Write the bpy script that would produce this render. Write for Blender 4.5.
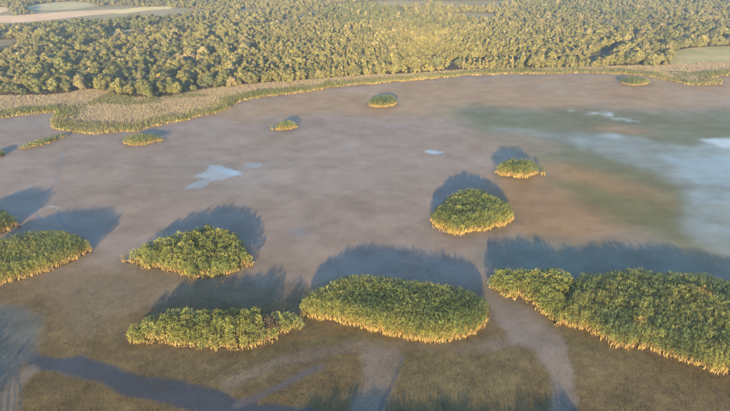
import bpy, math, random
import numpy as np
from mathutils import Vector
from mathutils.geometry import tessellate_polygon

for o in list(bpy.data.objects):
    bpy.data.objects.remove(o)
random.seed(7)
rng = np.random.default_rng(11)
scene = bpy.context.scene
COL = scene.collection
R = math.radians

# ------------------------------------------------------------------ camera
CAM_H = 50.0                      # drone height over the lake bed, metres
FOCAL = 521.0 / 730.0             # focal length in picture widths
PITCH = R(28.3)                   # below the horizon
cam_data = bpy.data.cameras.new('camera')
cam_data.sensor_width = 36.0
cam_data.lens = 36.0 * FOCAL
cam_data.clip_start = 0.5
cam_data.clip_end = 20000
cam = bpy.data.objects.new('camera', cam_data)
cam.location = (0, 0, CAM_H)
cam.rotation_euler = (math.pi / 2 - PITCH, 0, 0)
COL.objects.link(cam)
scene.camera = cam

# ------------------------------------------------------------------ sky, sun, exposure
SUN_EL, SUN_AZ = R(10.8), R(6.0)   # low sun behind the camera; shadows run away from it, slightly right
world = bpy.data.worlds.new('World')
scene.world = world
world.use_nodes = True
wn = world.node_tree
sky = wn.nodes.new('ShaderNodeTexSky')
sky.sky_type = 'NISHITA'
sky.sun_disc = False
sky.sun_elevation = SUN_EL
sky.sun_rotation = math.pi + SUN_AZ
sky.air_density = 1.0
sky.dust_density = 0.1
sky.ozone_density = 3.0
wn.links.new(sky.outputs['Color'], wn.nodes['Background'].inputs['Color'])
wn.nodes['Background'].inputs['Strength'].default_value = 0.12
sun_data = bpy.data.lights.new('sun', 'SUN')
sun_data.energy = 5.0
sun_data.angle = R(1.0)
sun_data.color = (1.0, 0.63, 0.23)
sun = bpy.data.objects.new('sun', sun_data)
SHADOW_DIR = np.array([math.sin(SUN_AZ), math.cos(SUN_AZ)])
sun.rotation_euler = Vector((SHADOW_DIR[0] * math.cos(SUN_EL), SHADOW_DIR[1] * math.cos(SUN_EL),
                             -math.sin(SUN_EL))).to_track_quat('-Z', 'Y').to_euler()
sun.location = (-60, -400, 120)
COL.objects.link(sun)
vs = scene.view_settings
vs.view_transform = 'Standard'
vs.look = 'None'
vs.gamma = 1.0
vs.use_curve_mapping = False
vs.exposure = 2.08
scene.cycles.max_bounces = 6
scene.cycles.volume_bounces = 0
scene.cycles.use_denoising = True


# ------------------------------------------------------------------ small maths helpers
def at(px, py, z=0.0):
    """Survey point read from the photograph (730 x 411) -> metres on the level z."""
    f = 521.0
    dx, dy = px - 365.0, py - 205.5
    c, s = math.cos(PITCH), math.sin(PITCH)
    fwd, down = f * c - dy * s, f * s + dy * c
    t = (CAM_H - z) / down
    return (dx * t, fwd * t)


def ats(pts, z=0.0):
    return np.array([at(p[0], p[1], z) for p in pts])


def h2(ix, iy, seed):
    n = (ix.astype(np.int64) * 374761393 + iy.astype(np.int64) * 668265263 + seed * 1274126177) & 0x7fffffff
    n = ((n ^ (n >> 13)) * 1274126177) & 0x7fffffff
    n = n ^ (n >> 16)
    return (n & 0xffff) / 65535.0


def vnoise(x, y, seed=0):
    ix, iy = np.floor(x), np.floor(y)
    fx, fy = x - ix, y - iy
    fx, fy = fx * fx * (3 - 2 * fx), fy * fy * (3 - 2 * fy)
    a, b = h2(ix, iy, seed), h2(ix + 1, iy, seed)
    c, d = h2(ix, iy + 1, seed), h2(ix + 1, iy + 1, seed)
    return (a * (1 - fx) + b * fx) * (1 - fy) + (c * (1 - fx) + d * fx) * fy


def fbm(x, y, seed=0, octs=4):
    v, a, s = 0, 0.5, 0
    for k in range(octs):
        v = v + a * vnoise(x * 2 ** k + 17.3 * k, y * 2 ** k - 9.1 * k, seed + k)
        s += a
        a *= 0.55
    return v / s


def sstep(e0, e1, x):
    t = np.clip((x - e0) / (e1 - e0), 0, 1)
    return t * t * (3 - 2 * t)


def chaikin(p, n=2, closed=True):
    p = np.asarray(p, float)
    for _ in range(n):
        q = np.roll(p, -1, 0) if closed else p[1:]
        a = p if closed else p[:-1]
        m = np.empty((2 * len(a), 2))
        m[0::2] = a * .75 + q * .25
        m[1::2] = a * .25 + q * .75
        p = m if closed else np.vstack([p[:1], m, p[-1:]])
    return p


def resample(p, step, closed=True):
    q = np.vstack([p, p[:1]]) if closed else p
    d = np.r_[0, np.cumsum(np.hypot(*(np.diff(q, axis=0).T)))]
    n = max(4, int(d[-1] / step))
    t = np.linspace(0, d[-1], n, endpoint=not closed)
    return np.c_[np.interp(t, d, q[:, 0]), np.interp(t, d, q[:, 1])]


def seg_dist(x, y, line, closed):
    best = np.full(x.shape, 1e9)
    n = len(line)
    for i in range(n if closed else n - 1):
        ax, ay = line[i]
        bx, by = line[(i + 1) % n]
        vx, vy = bx - ax, by - ay
        t = np.clip(((x - ax) * vx + (y - ay) * vy) / (vx * vx + vy * vy + 1e-9), 0, 1)
        best = np.minimum(best, (x - ax - t * vx) ** 2 + (y - ay - t * vy) ** 2)
    return np.sqrt(best)


def inside(x, y, poly):
    r = np.zeros(x.shape, bool)
    n = len(poly)
    for i in range(n):
        x0, y0 = poly[i]
        x1, y1 = poly[(i + 1) % n]
        c = (y0 > y) != (y1 > y)
        r ^= c & (x < (x1 - x0) * (y - y0) / (y1 - y0 + 1e-12) + x0)
    return r


def sdist(x, y, poly):
    """Positive inside, metres."""
    d = seg_dist(x, y, poly, True)
    return np.where(inside(x, y, poly), d, -d)


# ------------------------------------------------------------------ objects and meshes
def tag(o, label=None, cat=None, group=None, kind=None):
    for k, v in (('label', label), ('category', cat), ('group', group), ('kind', kind)):
        if v:
            o[k] = v
    return o


def empty(name, loc):
    o = bpy.data.objects.new(name, None)
    o.empty_display_size = 0.5
    o.location = loc
    COL.objects.link(o)
    return o


def np_mesh(name, verts, faces, colors=None, floats=None):
    """verts (n,3), faces (m,k) all of one size; colors (n,3) linear; floats {name: (n,)}."""
    me = bpy.data.meshes.new(name)
    verts = np.ascontiguousarray(verts, np.float32)
    faces = np.ascontiguousarray(faces, np.int32)
    me.vertices.add(len(verts))
    me.vertices.foreach_set('co', verts.ravel())
    m, k = faces.shape
    me.loops.add(m * k)
    me.loops.foreach_set('vertex_index', faces.ravel())
    me.polygons.add(m)
    me.polygons.foreach_set('loop_start', np.arange(0, m * k, k, dtype=np.int32))
    me.update(calc_edges=True)
    if colors is not None:
        a = me.color_attributes.new('tone', 'FLOAT_COLOR', 'POINT')
        a.data.foreach_set('color', np.c_[np.clip(colors, 0, 1), np.ones(len(verts))].astype(np.float32).ravel())
    for n_, v in (floats or {}).items():
        a = me.attributes.new(n_, 'FLOAT', 'POINT')
        a.data.foreach_set('value', np.asarray(v, np.float32))
    return me


def link(name, me, mat, parent=None, smooth=False):
    o = bpy.data.objects.new(name, me)
    if mat:
        me.materials.append(mat)
    if smooth:
        me.polygons.foreach_set('use_smooth', np.ones(len(me.polygons), bool))
    COL.objects.link(o)
    if parent:
        o.parent = parent
    return o


def poly_mesh(name, poly, z=0.0, skirt=0.0):
    pts = [Vector((p[0], p[1], z)) for p in poly]
    tris = tessellate_polygon([pts])
    v = [tuple(p) for p in pts]
    f = [tuple(t) for t in tris]
    n = len(v)
    if skirt:
        v += [(p[0], p[1], z - skirt) for p in poly]
        f += [(i, (i + 1) % n, n + (i + 1) % n) for i in range(n)] + [(i, n + (i + 1) % n, n + i) for i in range(n)]
    me = bpy.data.meshes.new(name)
    me.from_pydata(v, [], f)
    import bmesh
    bm = bmesh.new()
    bm.from_mesh(me)
    bmesh.ops.recalc_face_normals(bm, faces=bm.faces)
    bm.normal_update()
    up = [fc for fc in bm.faces if abs(fc.normal.z) > .5]
    if up and sum(fc.normal.z for fc in up) < 0:
        bmesh.ops.reverse_faces(bm, faces=bm.faces[:])
    bm.to_mesh(me)
    bm.free()
    return me


# ------------------------------------------------------------------ materials
def new_mat(name):
    m = bpy.data.materials.new(name)
    m.use_nodes = True
    nt = m.node_tree
    b = nt.nodes['Principled BSDF']
    return m, nt, b


def noise_node(nt, scale, detail=4, rough=.55, obj=True):
    tc = nt.nodes.new('ShaderNodeTexCoord')
    n = nt.nodes.new('ShaderNodeTexNoise')
    n.inputs['Scale'].default_value = scale
    n.inputs['Detail'].default_value = detail
    n.inputs['Roughness'].default_value = rough
    nt.links.new(tc.outputs['Object'], n.inputs['Vector'])
    return n


def mul_noise(nt, color_out, scale, lo, hi, detail=4):
    n = noise_node(nt, scale, detail)
    mr = nt.nodes.new('ShaderNodeMapRange')
    mr.inputs['From Min'].default_value = .3
    mr.inputs['From Max'].default_value = .7
    mr.inputs['To Min'].default_value = lo
    mr.inputs['To Max'].default_value = hi
    nt.links.new(n.outputs['Fac'], mr.inputs['Value'])
    mx = nt.nodes.new('ShaderNodeVectorMath')
    mx.operation = 'SCALE'
    nt.links.new(color_out, mx.inputs[0])
    nt.links.new(mr.outputs['Result'], mx.inputs['Scale'])
    return mx.outputs['Vector']


def mat_tone(name, rough=.7, spec=.25, noise=None):
    m, nt, b = new_mat(name)
    a = nt.nodes.new('ShaderNodeAttribute')
    a.attribute_name = 'tone'
    out = a.outputs['Color']
    for sc, lo, hi in noise or ():
        out = mul_noise(nt, out, sc, lo, hi)
    nt.links.new(out, b.inputs['Base Color'])
    b.inputs['Roughness'].default_value = rough
    b.inputs['Specular IOR Level'].default_value = spec
    return m


def mat_ground(name, c1, c2, scale, rough=.9, fine=None):
    m, nt, b = new_mat(name)
    n = noise_node(nt, scale, 6, .6)
    cr = nt.nodes.new('ShaderNodeValToRGB')
    cr.color_ramp.elements[0].position = .35
    cr.color_ramp.elements[1].position = .65
    cr.color_ramp.elements[0].color = (*c1, 1)
    cr.color_ramp.elements[1].color = (*c2, 1)
    nt.links.new(n.outputs['Fac'], cr.inputs['Fac'])
    out = cr.outputs['Color']
    if fine:
        out = mul_noise(nt, out, *fine)
    nt.links.new(out, b.inputs['Base Color'])
    b.inputs['Roughness'].default_value = rough
    b.inputs['Specular IOR Level'].default_value = .15
    return m


M_REED = mat_tone('reed', .65, .2)
M_STALK = mat_tone('reed_stalk', .6, .3)
M_DRY = mat_tone('dry_reed', .8, .1)
M_BARK = mat_ground('bark', (.055, .042, .03), (.11, .085, .06), 3.0)
M_DEADWOOD = mat_ground('dead_wood', (.12, .075, .05), (.22, .16, .12), 6.0)


def mat_leaf(name, instanced):
    m, nt, b = new_mat(name)
    if instanced:
        a = nt.nodes.new('ShaderNodeAttribute')
        a.attribute_type = 'INSTANCER'
        a.attribute_name = 'tint'
        base = a.outputs['Color']
    else:
        a = nt.nodes.new('ShaderNodeObjectInfo')
        base = a.outputs['Color']
    t = nt.nodes.new('ShaderNodeAttribute')
    t.attribute_name = 'tone'
    mx = nt.nodes.new('ShaderNodeVectorMath')
    mx.operation = 'MULTIPLY'
    nt.links.new(base, mx.inputs[0])
    nt.links.new(t.outputs['Color'], mx.inputs[1])
    nt.links.new(mx.outputs['Vector'], b.inputs['Base Color'])
    b.inputs['Roughness'].default_value = .65
    b.inputs['Specular IOR Level'].default_value = .2
    return m


M_LEAF = mat_leaf('tree_leaves', False)
M_LEAF_FAR = mat_leaf('wood_leaves', True)


# ------------------------------------------------------------------ lake bed: one fan of ground with mud, algae, film of water
def build_lake_bed():
    nr, nc = 430, 620
    ys = 22.0 * (340.0 / 22.0) ** np.linspace(0, 1, nr)
    us = np.linspace(-1, 1, nc)
    U, Y = np.meshgrid(us, ys)
    X = U * (Y * 0.95 + 22)
    x, y = X.ravel(), Y.ravel()
    # ragged outlines: domain warp
    wx = (fbm(x / 9, y / 9, 3) - .5) * 7 + (fbm(x / 2.2, y / 2.2, 5) - .5) * 1.6
    wy = (fbm(x / 9, y / 9, 8) - .5) * 7 + (fbm(x / 2.2, y / 2.2, 9) - .5) * 1.6
    amp = np.clip(y / 120, .35, 2.0)
    xw, yw = x + wx * amp, y + wy * amp
    xs, ys_ = x + wx * .12, y + wy * .12
    col = np.tile(np.array([.205, .160, .140]), (len(x), 1))
    wet = np.full(len(x), .18)
    weed = np.zeros(len(x))

    def lay(a, c, w=None, wd=None):
        nonlocal col, wet, weed
        col = col * (1 - a[:, None]) + np.array(c) * a[:, None]
        if w is not None:
            wet = wet * (1 - a) + w * a
        if wd is not None:
            weed = weed * (1 - a) + wd * a

    def blob(pts, c, soft, op=1.0, w=None, wd=None, broken=0.0, calm=False):
        poly = chaikin(ats(pts), 1 if calm else 2)
        d = sdist(xs if calm else xw, ys_ if calm else yw, poly)
        if calm:
            d = d + (fbm(x / 1.6, y / 1.1, 23, 3) - .5) * 1.6
        a = sstep(-soft, soft, d) * op
        if broken:
            a = a * sstep(broken - .12, broken + .12, fbm(x / 14, y / 8, 21))
        lay(a, c, w, wd)

    def stroke(pts, c, width, soft, op=1.0, w=None, wd=None, warp=True):
        line = chaikin(ats(pts), 2, False)
        d = seg_dist(xw if warp else xs, yw if warp else ys_, line, False)
        lay(sstep(width + soft, width - soft, d) * op, c, w, wd)

    GREY = (.158, .128, .112)
    BROWN = (.122, .084, .026)
    RUST = (.215, .132, .055)
    OLIVE = (.105, .095, .055)
    DARK = (.075, .070, .072)
    FILM = (.165, .185, .18)
    # far strip of rusty mud under the shore
    blob([(200, 110), (300, 92), (420, 80), (600, 72), (760, 72), (760, 105), (640, 108), (520, 112), (430, 122), (330, 112), (250, 122)], (.265, .170, .085), 9, .9, .15)
    blob([(560, 86), (700, 90), (690, 104), (600, 106)], (.26, .165, .085), 7, .7, .2)
    # right half: olive water weed, rusty bars, pale milky film of water, sky reflection painted in
    blob([(430, 105), (520, 108), (640, 110), (780, 108), (780, 250), (700, 262), (610, 215), (540, 165), (470, 128)], (.098, .106, .052), 6, .95, .1)
    blob([(500, 172), (560, 158), (640, 185), (672, 205), (640, 225), (600, 240), (520, 240), (480, 215)], RUST, 5, .85, .15)
    blob([(540, 176), (600, 190), (660, 200), (690, 225), (650, 235), (600, 215)], (.095, .100, .036), 4, .8, .1)
    blob([(450, 140), (520, 130), (570, 150), (520, 160), (470, 160)], (.22, .16, .115), 5, .6, .2)
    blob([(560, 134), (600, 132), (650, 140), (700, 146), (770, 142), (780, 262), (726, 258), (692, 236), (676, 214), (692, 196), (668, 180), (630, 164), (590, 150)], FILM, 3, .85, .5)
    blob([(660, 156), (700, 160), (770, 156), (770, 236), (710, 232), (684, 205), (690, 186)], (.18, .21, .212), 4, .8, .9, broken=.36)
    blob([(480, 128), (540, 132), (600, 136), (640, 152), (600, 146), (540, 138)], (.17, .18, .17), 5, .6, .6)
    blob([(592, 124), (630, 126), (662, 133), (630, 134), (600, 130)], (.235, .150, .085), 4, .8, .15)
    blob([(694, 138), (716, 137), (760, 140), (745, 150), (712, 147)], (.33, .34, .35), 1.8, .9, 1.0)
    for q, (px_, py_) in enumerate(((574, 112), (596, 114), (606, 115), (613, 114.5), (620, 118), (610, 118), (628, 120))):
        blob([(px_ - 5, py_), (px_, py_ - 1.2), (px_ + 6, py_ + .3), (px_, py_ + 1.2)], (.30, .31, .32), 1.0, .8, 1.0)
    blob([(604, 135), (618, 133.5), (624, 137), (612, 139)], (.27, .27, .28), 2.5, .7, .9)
    # quiet middle: puddles, sky reflection painted into their pale blue
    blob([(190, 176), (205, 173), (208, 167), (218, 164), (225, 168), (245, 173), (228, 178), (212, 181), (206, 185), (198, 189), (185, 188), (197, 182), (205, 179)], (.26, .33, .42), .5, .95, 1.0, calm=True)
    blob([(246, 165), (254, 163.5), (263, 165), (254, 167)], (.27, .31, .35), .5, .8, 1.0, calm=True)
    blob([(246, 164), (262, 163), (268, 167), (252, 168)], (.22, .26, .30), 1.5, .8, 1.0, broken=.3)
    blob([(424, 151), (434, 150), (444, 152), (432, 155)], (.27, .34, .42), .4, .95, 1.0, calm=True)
    blob([(160, 160), (260, 155), (290, 170), (260, 195), (170, 200)], (.165, .135, .110), 10, .55, .4, broken=.4)
    blob([(270, 205), (360, 205), (380, 225), (300, 240)], (.175, .145, .125), 10, .5, .4, broken=.45)
    blob([(284, 228), (300, 226), (318, 234), (300, 242)], (.18, .17, .18), 2, .6, .8)
    blob([(0, 100), (50, 112), (48, 130), (130, 138), (120, 150), (0, 140)], (.185, .145, .12), 5, .5)
    # foreground: low brown weed over the mud
    fg = sstep(262, 318, 205.5 + 521 * np.tan(np.arctan2(CAM_H, y) - PITCH) + (fbm(x / 12, y / 9, 31) - .5) * 60 + .05 * np.abs(x))
    lay(fg * .95, BROWN, .15, 1.0)
    blob([(70, 280), (150, 262), (160, 290), (120, 310), (90, 340), (60, 330)], (.155, .118, .078), 2.5, .6, .3, .3)
    blob([(40, 268), (130, 262), (250, 290), (290, 300), (120, 300), (60, 320)], (.150, .112, .064), 4, .7, .2, .4)
    blob([(560, 330), (600, 345), (650, 356), (600, 362), (566, 350)], (.105, .098, .042), 2, .8, .15, 1.0)
    blob([(240, 355), (330, 335), (480, 350), (500, 342), (420, 352), (330, 345)], (.098, .092, .040), 1.5, .8, .15, 1.0)
    blob([(480, 236), (560, 240), (730, 252), (740, 290), (480, 290)], (.095, .105, .075), 4, .75, .4)
    blob([(120, 350), (280, 345), (330, 360), (240, 395), (150, 380)], (.135, .110, .06), 3, .8, .15, 1.0)
    blob([(380, 350), (500, 345), (540, 375), (480, 411), (400, 400)], (.145, .12, .055), 3, .7, .15, 1.0)
    blob([(560, 335), (640, 360), (740, 390), (740, 450), (560, 450)], (.135, .098, .042), 3, .8, .15, 1.0)
    # bare grey mud flats, creeks and a dark band between the weed
    blob([(494, 296), (512, 300), (532, 306), (548, 326), (562, 342), (566, 362), (573, 374), (576, 395), (570, 440), (548, 440), (550, 378), (532, 350), (508, 340), (497, 322)], GREY, .6, .85, .45, 0.0)
    stroke([(225, 385), (262, 367), (300, 357), (350, 350), (400, 347), (460, 348), (505, 340), (530, 335)], GREY, 1.0, 1.0, .55, .4, 0.0)
    stroke([(490, 262), (493, 290), (500, 320)], GREY, .9, .5, .8, .4, 0.0, False)
    blob([(362, 352), (402, 350), (404, 362), (396, 384), (384, 411), (372, 450), (340, 450), (352, 400), (366, 370)], GREY, .8, .75, .45, 0.0)
    stroke([(404, 358), (398, 374), (388, 392), (378, 415)], DARK, .22, .18, .9, .9, 0.0, False)
    stroke([(330, 352), (370, 354), (404, 357), (430, 353), (470, 350)], (.11, .09, .08), .12, .1, .7, .6, 0.0, False)
    blob([(18, 350), (60, 357), (110, 368), (160, 378), (215, 392), (262, 405), (340, 411), (330, 450), (240, 425), (185, 410), (130, 395), (80, 382), (30, 368)], (.030, .036, .052), .4, .95, .4, 0.0)  # dark blue-grey band slanting across the lower left
    stroke([(236, 404), (262, 395), (290, 383), (320, 371)], (.08, .07, .078), .55, .4, .9, .8, 0.0)
    blob([(-40, 300), (40, 305), (40, 345), (20, 368), (-5, 411), (-60, 440)], (.080, .085, .080), 1.2, .85, .5, 0.1)
    blob([(28, 362), (42, 366), (22, 384), (14, 411), (8, 440), (-12, 440), (4, 390)], (.165, .138, .12), .5, .8, .4, 0.0)
    for k in range(7):
        x0 = -4 + k * 4.2 + (k % 3) * 1.5
        stroke([(26 - k * 1.5, 349 + k), (14 + k * .8, 366 + k * 2), (x0 + 2, 386), (x0 - 2, 425)], DARK, .10, .09, .85, .6, 0.0, False)
    stroke([(30, 368), (60, 373), (110, 388)], (.07, .062, .066), .12, .1, .7, .7, 0.0, False)
    # thin creeks and trails on the left flat
    stroke([(64, 152), (60, 170), (54, 185), (42, 197), (33, 213), (44, 224)], (.115, .09, .08), .22, .2, .8, .8, None, False)
    stroke([(57, 211), (59, 219), (66, 226), (76, 234), (90, 244)], (.06, .05, .048), .28, .16, .95, .8, None, False)
    stroke([(33, 213), (48, 226), (60, 230)], (.10, .085, .08), .16, .15, .7, .8, None, False)
    stroke([(40, 209), (46, 208), (50, 210)], (.33, .34, .35), .3, .25, .6, 1.0, None, True)
    stroke([(0, 195), (25, 182), (50, 178)], (.16, .125, .11), .3, .3, .5, .5)
    stroke([(590, 372), (640, 350), (680, 343)], (.12, .10, .07), .12, .1, .5, .5, None, False)
    # wet rim round the islands
    for poly in ISLAND_POLYS:
        c = poly.mean(0)
        near = np.hypot(x - c[0], y - c[1]) < 40
        d = np.full(len(x), 99.0)
        d[near] = seg_dist(x[near], y[near], poly, True)
        a = sstep(2.6, .2, d + (fbm(x / 1.5, y / 1.5, 77) - .5) * 2) * .45
        lay(a, (.11, .088, .055), .4)
    # mottling
    f1 = fbm(x / 22, y / 13, 41, 5)
    f2 = fbm(x / 3.5, y / 2.6, 45, 4)
    f3 = fbm(x / .7, y / .6, 49, 3)
    col = col * (1 + (f1 - .5)[:, None] * np.array([.20, .23, .26]) + ((f2 - .5) * (.46 + .30 * weed) + (fbm(x / 1.3, y / 1.0, 47, 3) - .5) * .22)[:, None])
    col = col * (1 + ((f3 - .5) * .9 * weed)[:, None])
    fs2 = sstep(.52, .66, fbm(x / 14 + y / 16, y / 2.4 - x / 9, 68, 4)) * sstep(110, 150, y - x * .2) * sstep(20, 60, x) * .35
    lay(fs2, (.20, .17, .13), .2)
    fs = sstep(.5, .72, fbm(x / 26 + y / 20, y / 5 - x / 18, 66, 4)) * sstep(.55, .9, wet) * .55
    lay(fs, (.12, .115, .085), .5)
    col = col * (1 - .13 * weed)[:, None]
    streak = fbm(x / 30 + y / 60, y / 3.5, 61, 4)
    col = col * (1 + ((streak - .5) * .22)[:, None])
    col = col * np.array([.92, 1.00, .93])
    wet = np.clip(wet + (f1 - .5) * .5 + (f2 - .5) * .3, 0, 1)
    z = (f2 - .5) * .05 * weed
    idx = np.arange(nr * nc).reshape(nr, nc)
    faces = np.stack([idx[:-1, :-1], idx[:-1, 1:], idx[1:, 1:], idx[1:, :-1]], -1).reshape(-1, 4)
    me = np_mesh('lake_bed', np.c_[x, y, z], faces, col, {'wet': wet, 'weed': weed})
    m, nt, b = new_mat('lake_mud')
    a = nt.nodes.new('ShaderNodeAttribute')
    a.attribute_name = 'tone'
    out = mul_noise(nt, a.outputs['Color'], 2.2, .9, 1.1, 5)
    out = mul_noise(nt, out, .09, .94, 1.06, 5)
    nt.links.new(out, b.inputs['Base Color'])
    w = nt.nodes.new('ShaderNodeAttribute')
    w.attribute_name = 'wet'
    mr = nt.nodes.new('ShaderNodeMapRange')
    mr.inputs['To Min'].default_value = .8
    mr.inputs['To Max'].default_value = .10
    nt.links.new(w.outputs['Fac'], mr.inputs['Value'])
    nt.links.new(mr.outputs['Result'], b.inputs['Roughness'])
    b.inputs['Specular IOR Level'].default_value = .35
    n = noise_node(nt, 5.0, 5)
    bp = nt.nodes.new('ShaderNodeBump')
    bp.inputs['Strength'].default_value = .25
    bp.inputs['Distance'].default_value = .05
    nt.links.new(n.outputs['Fac'], bp.inputs['Height'])
    nt.links.new(bp.outputs['Normal'], b.inputs['Normal'])
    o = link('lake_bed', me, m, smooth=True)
    tag(o, 'drying shallow lake bed of grey and rusty mud with blue water film', kind='structure')
    return x, y, weed


# ------------------------------------------------------------------ reeds
def strips(base, tip, width, side, mid_bend, c0, c1, c2):
    """Bent leaf strips: 3 stations x 2 verts. All arrays (n,3) / (n,)."""
    mid = (base + tip) * .5 + mid_bend
    n = len(base)
    w = width[:, None] * side
    v = np.stack([base - w * .5, base + w * .5, mid - w * .5, mid + w * .5, tip], 1)      # n,5,3
    col = np.stack([c0, c0, c1, c1, c2], 1)
    k = (np.arange(n) * 5)[:, None]
    tri = np.concatenate([k + np.array([[0, 1, 3]]), k + np.array([[0, 3, 2]]), k + np.array([[2, 3, 4]])], 1).reshape(-1, 3)
    return v.reshape(-1, 3), tri, col.reshape(-1, 3)


def blades(base, tip, width, side, c0, c1):
    """Slim one-triangle leaves."""
    n = len(base)
    w = width[:, None] * side * .5
    v = np.stack([base - w, base + w, tip], 1).reshape(-1, 3)
    return v, np.arange(n * 3).reshape(-1, 3), np.stack([c0, c0, c1], 1).reshape(-1, 3)


def merge(parts):
    vs_, fs, cs, n = [], [], [], 0
    for v, f, c in parts:
        vs_.append(v)
        fs.append(f + n)
        cs.append(c)
        n += len(v)
    return np.vstack(vs_), np.vstack(fs), np.vstack(cs)


def scatter(poly, dens, seed):
    """Jittered points inside poly and their distance from its edge."""
    r = np.random.default_rng(seed)
    lo, hi = poly.min(0), poly.max(0)
    s = 1 / math.sqrt(dens)
    gx, gy = np.meshgrid(np.arange(lo[0], hi[0], s), np.arange(lo[1], hi[1], s))
    x = gx.ravel() + r.uniform(-.5, .5, gx.size) * s
    y = gy.ravel() + r.uniform(-.5, .5, gx.size) * s
    k = inside(x, y, poly)
    x, y = x[k], y[k]
    d = seg_dist(x, y, poly, True)
    return x, y, d, r


STRAW = np.array([.32, .27, .135])
GREEN = np.array([.078, .128, .050])
YGREEN = np.array([.152, .176, .055])
DKGREEN = np.array([.045, .080, .036])


def reed_parts(poly, seed, dens=5.0, height=2.7, clump=1.6, clump_amp=.35, leaves=8, shrub=0.0, dry=0.0,
               green=GREEN, lw=.085, fringe=1.0, spots=()):
    """Two vert/face/colour sets: stalks (straw) and leaves (green) of one reed bed."""
    x, y, d, r = scatter(poly, dens, seed)
    edge = (fbm(x / 1.3, y / 1.3, seed + 5, 2) - .5) * 1.3
    k = d + edge > .0
    x, y, d = x[k], y[k], d[k]
    n = len(x)
    cl = fbm(x / clump, y / clump, seed, 2)
    big = fbm(x / 7, y / 7, seed + 3, 3)
    h = height * (1 + (cl - .5) * 2 * clump_amp + (big - .5) * .24 + r.normal(0, .035, n))
    h *= .72 + .28 * sstep(0, 1.4, d)
    h = np.clip(h, .5, height * 1.14)
    P = np.c_[x, y, np.zeros(n)]
    # stalks: thin upright straw strips, denser toward the rim where they show
    rep = np.where(d < 1.8, 10, 1)
    i = np.repeat(np.arange(n), rep)
    m = len(i)
    off = np.c_[r.normal(0, .16, (m, 2)), np.zeros(m)]
    b = P[i] + off
    lean = np.c_[r.normal(0, .12, (m, 2)), np.zeros(m)]
    hs = h[i] * r.uniform(.20, .42, m)
    t = b + lean + np.c_[np.zeros((m, 2)), hs]
    az = r.uniform(0, 2 * math.pi, m)
    side = np.c_[np.cos(az), np.sin(az), np.zeros(m)]
    j = r.uniform(.75, 1.2, (m, 1))
    cs = STRAW * j * np.c_[np.ones(m), r.uniform(.88, 1.08, m), r.uniform(.7, 1.2, m)]
    stalk = strips(b, t, np.full(m, .05), side, r.normal(0, .05, (m, 3)), cs * .8, cs, cs * .9)
    # leaves: arching green blades on the upper half
    i = np.repeat(np.arange(n), leaves)
    m = len(i)
    az = r.uniform(0, 2 * math.pi, m)
    out = np.c_[np.cos(az), np.sin(az), np.zeros(m)]
    z0 = h[i] * (.20 + .68 * r.uniform(0, 1, m) ** .7)
    ln = r.uniform(.16, .38, m) * (.75 + .25 * h[i] / height)
    up = r.uniform(.15, .95, m)
    b = P[i] + off_like(r, m, .12) + np.c_[np.zeros((m, 2)), z0]
    t = b + out * (ln * (1.05 - up * .6))[:, None] + np.c_[np.zeros((m, 2)), ln * up]
    t[:, 2] = np.minimum(t[:, 2], h[i] * 1.12)
    side = np.c_[-np.sin(az), np.cos(az), r.normal(0, .35, m)]
    patch = fbm(x / 5, y / 5, seed + 9, 3)
    mixy = np.clip(sstep(.42, .75, patch) * .7 + r.normal(.12, .16, n) + fringe * sstep(2.4, .2, d) * .45, 0, 1)
    gcol = green * (1 - mixy[:, None]) + YGREEN * mixy[:, None]
    dk = sstep(.55, .30, patch)[:, None] * .6
    gcol = gcol * (1 - dk) + DKGREEN * dk
    for sx, sy, sr in spots:
        q = (sstep(sr, sr * .4, np.hypot(x - sx, y - sy)) * .9)[:, None]
        gcol = gcol * (1 - q) + np.array([.25, .20, .06]) * q
    if dry:
        dm = np.clip(dry + (patch - .5) * .8, 0, 1)[:, None]
        gcol = gcol * (1 - dm) + np.array([.27, .19, .125]) * dm
    lc = gcol[i] * r.uniform(.62, 1.42, (n, 1))[i] * r.uniform(.75, 1.25, (m, 1)) * np.c_[r.uniform(.9, 1.12, m), np.ones(m), r.uniform(.8, 1.2, m)]
    low = sstep(.44, .22, z0 / h[i])[:, None] * .75
    c0 = lc * (1 - low) + STRAW * .8 * low
    leaf = blades(b, t, np.full(m, lw) * r.uniform(.7, 1.4, m), side, c0, lc * 1.1)
    return stalk, leaf


def off_like(r, m, s):
    return np.c_[r.normal(0, s, (m, 2)), np.zeros(m)]


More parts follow.
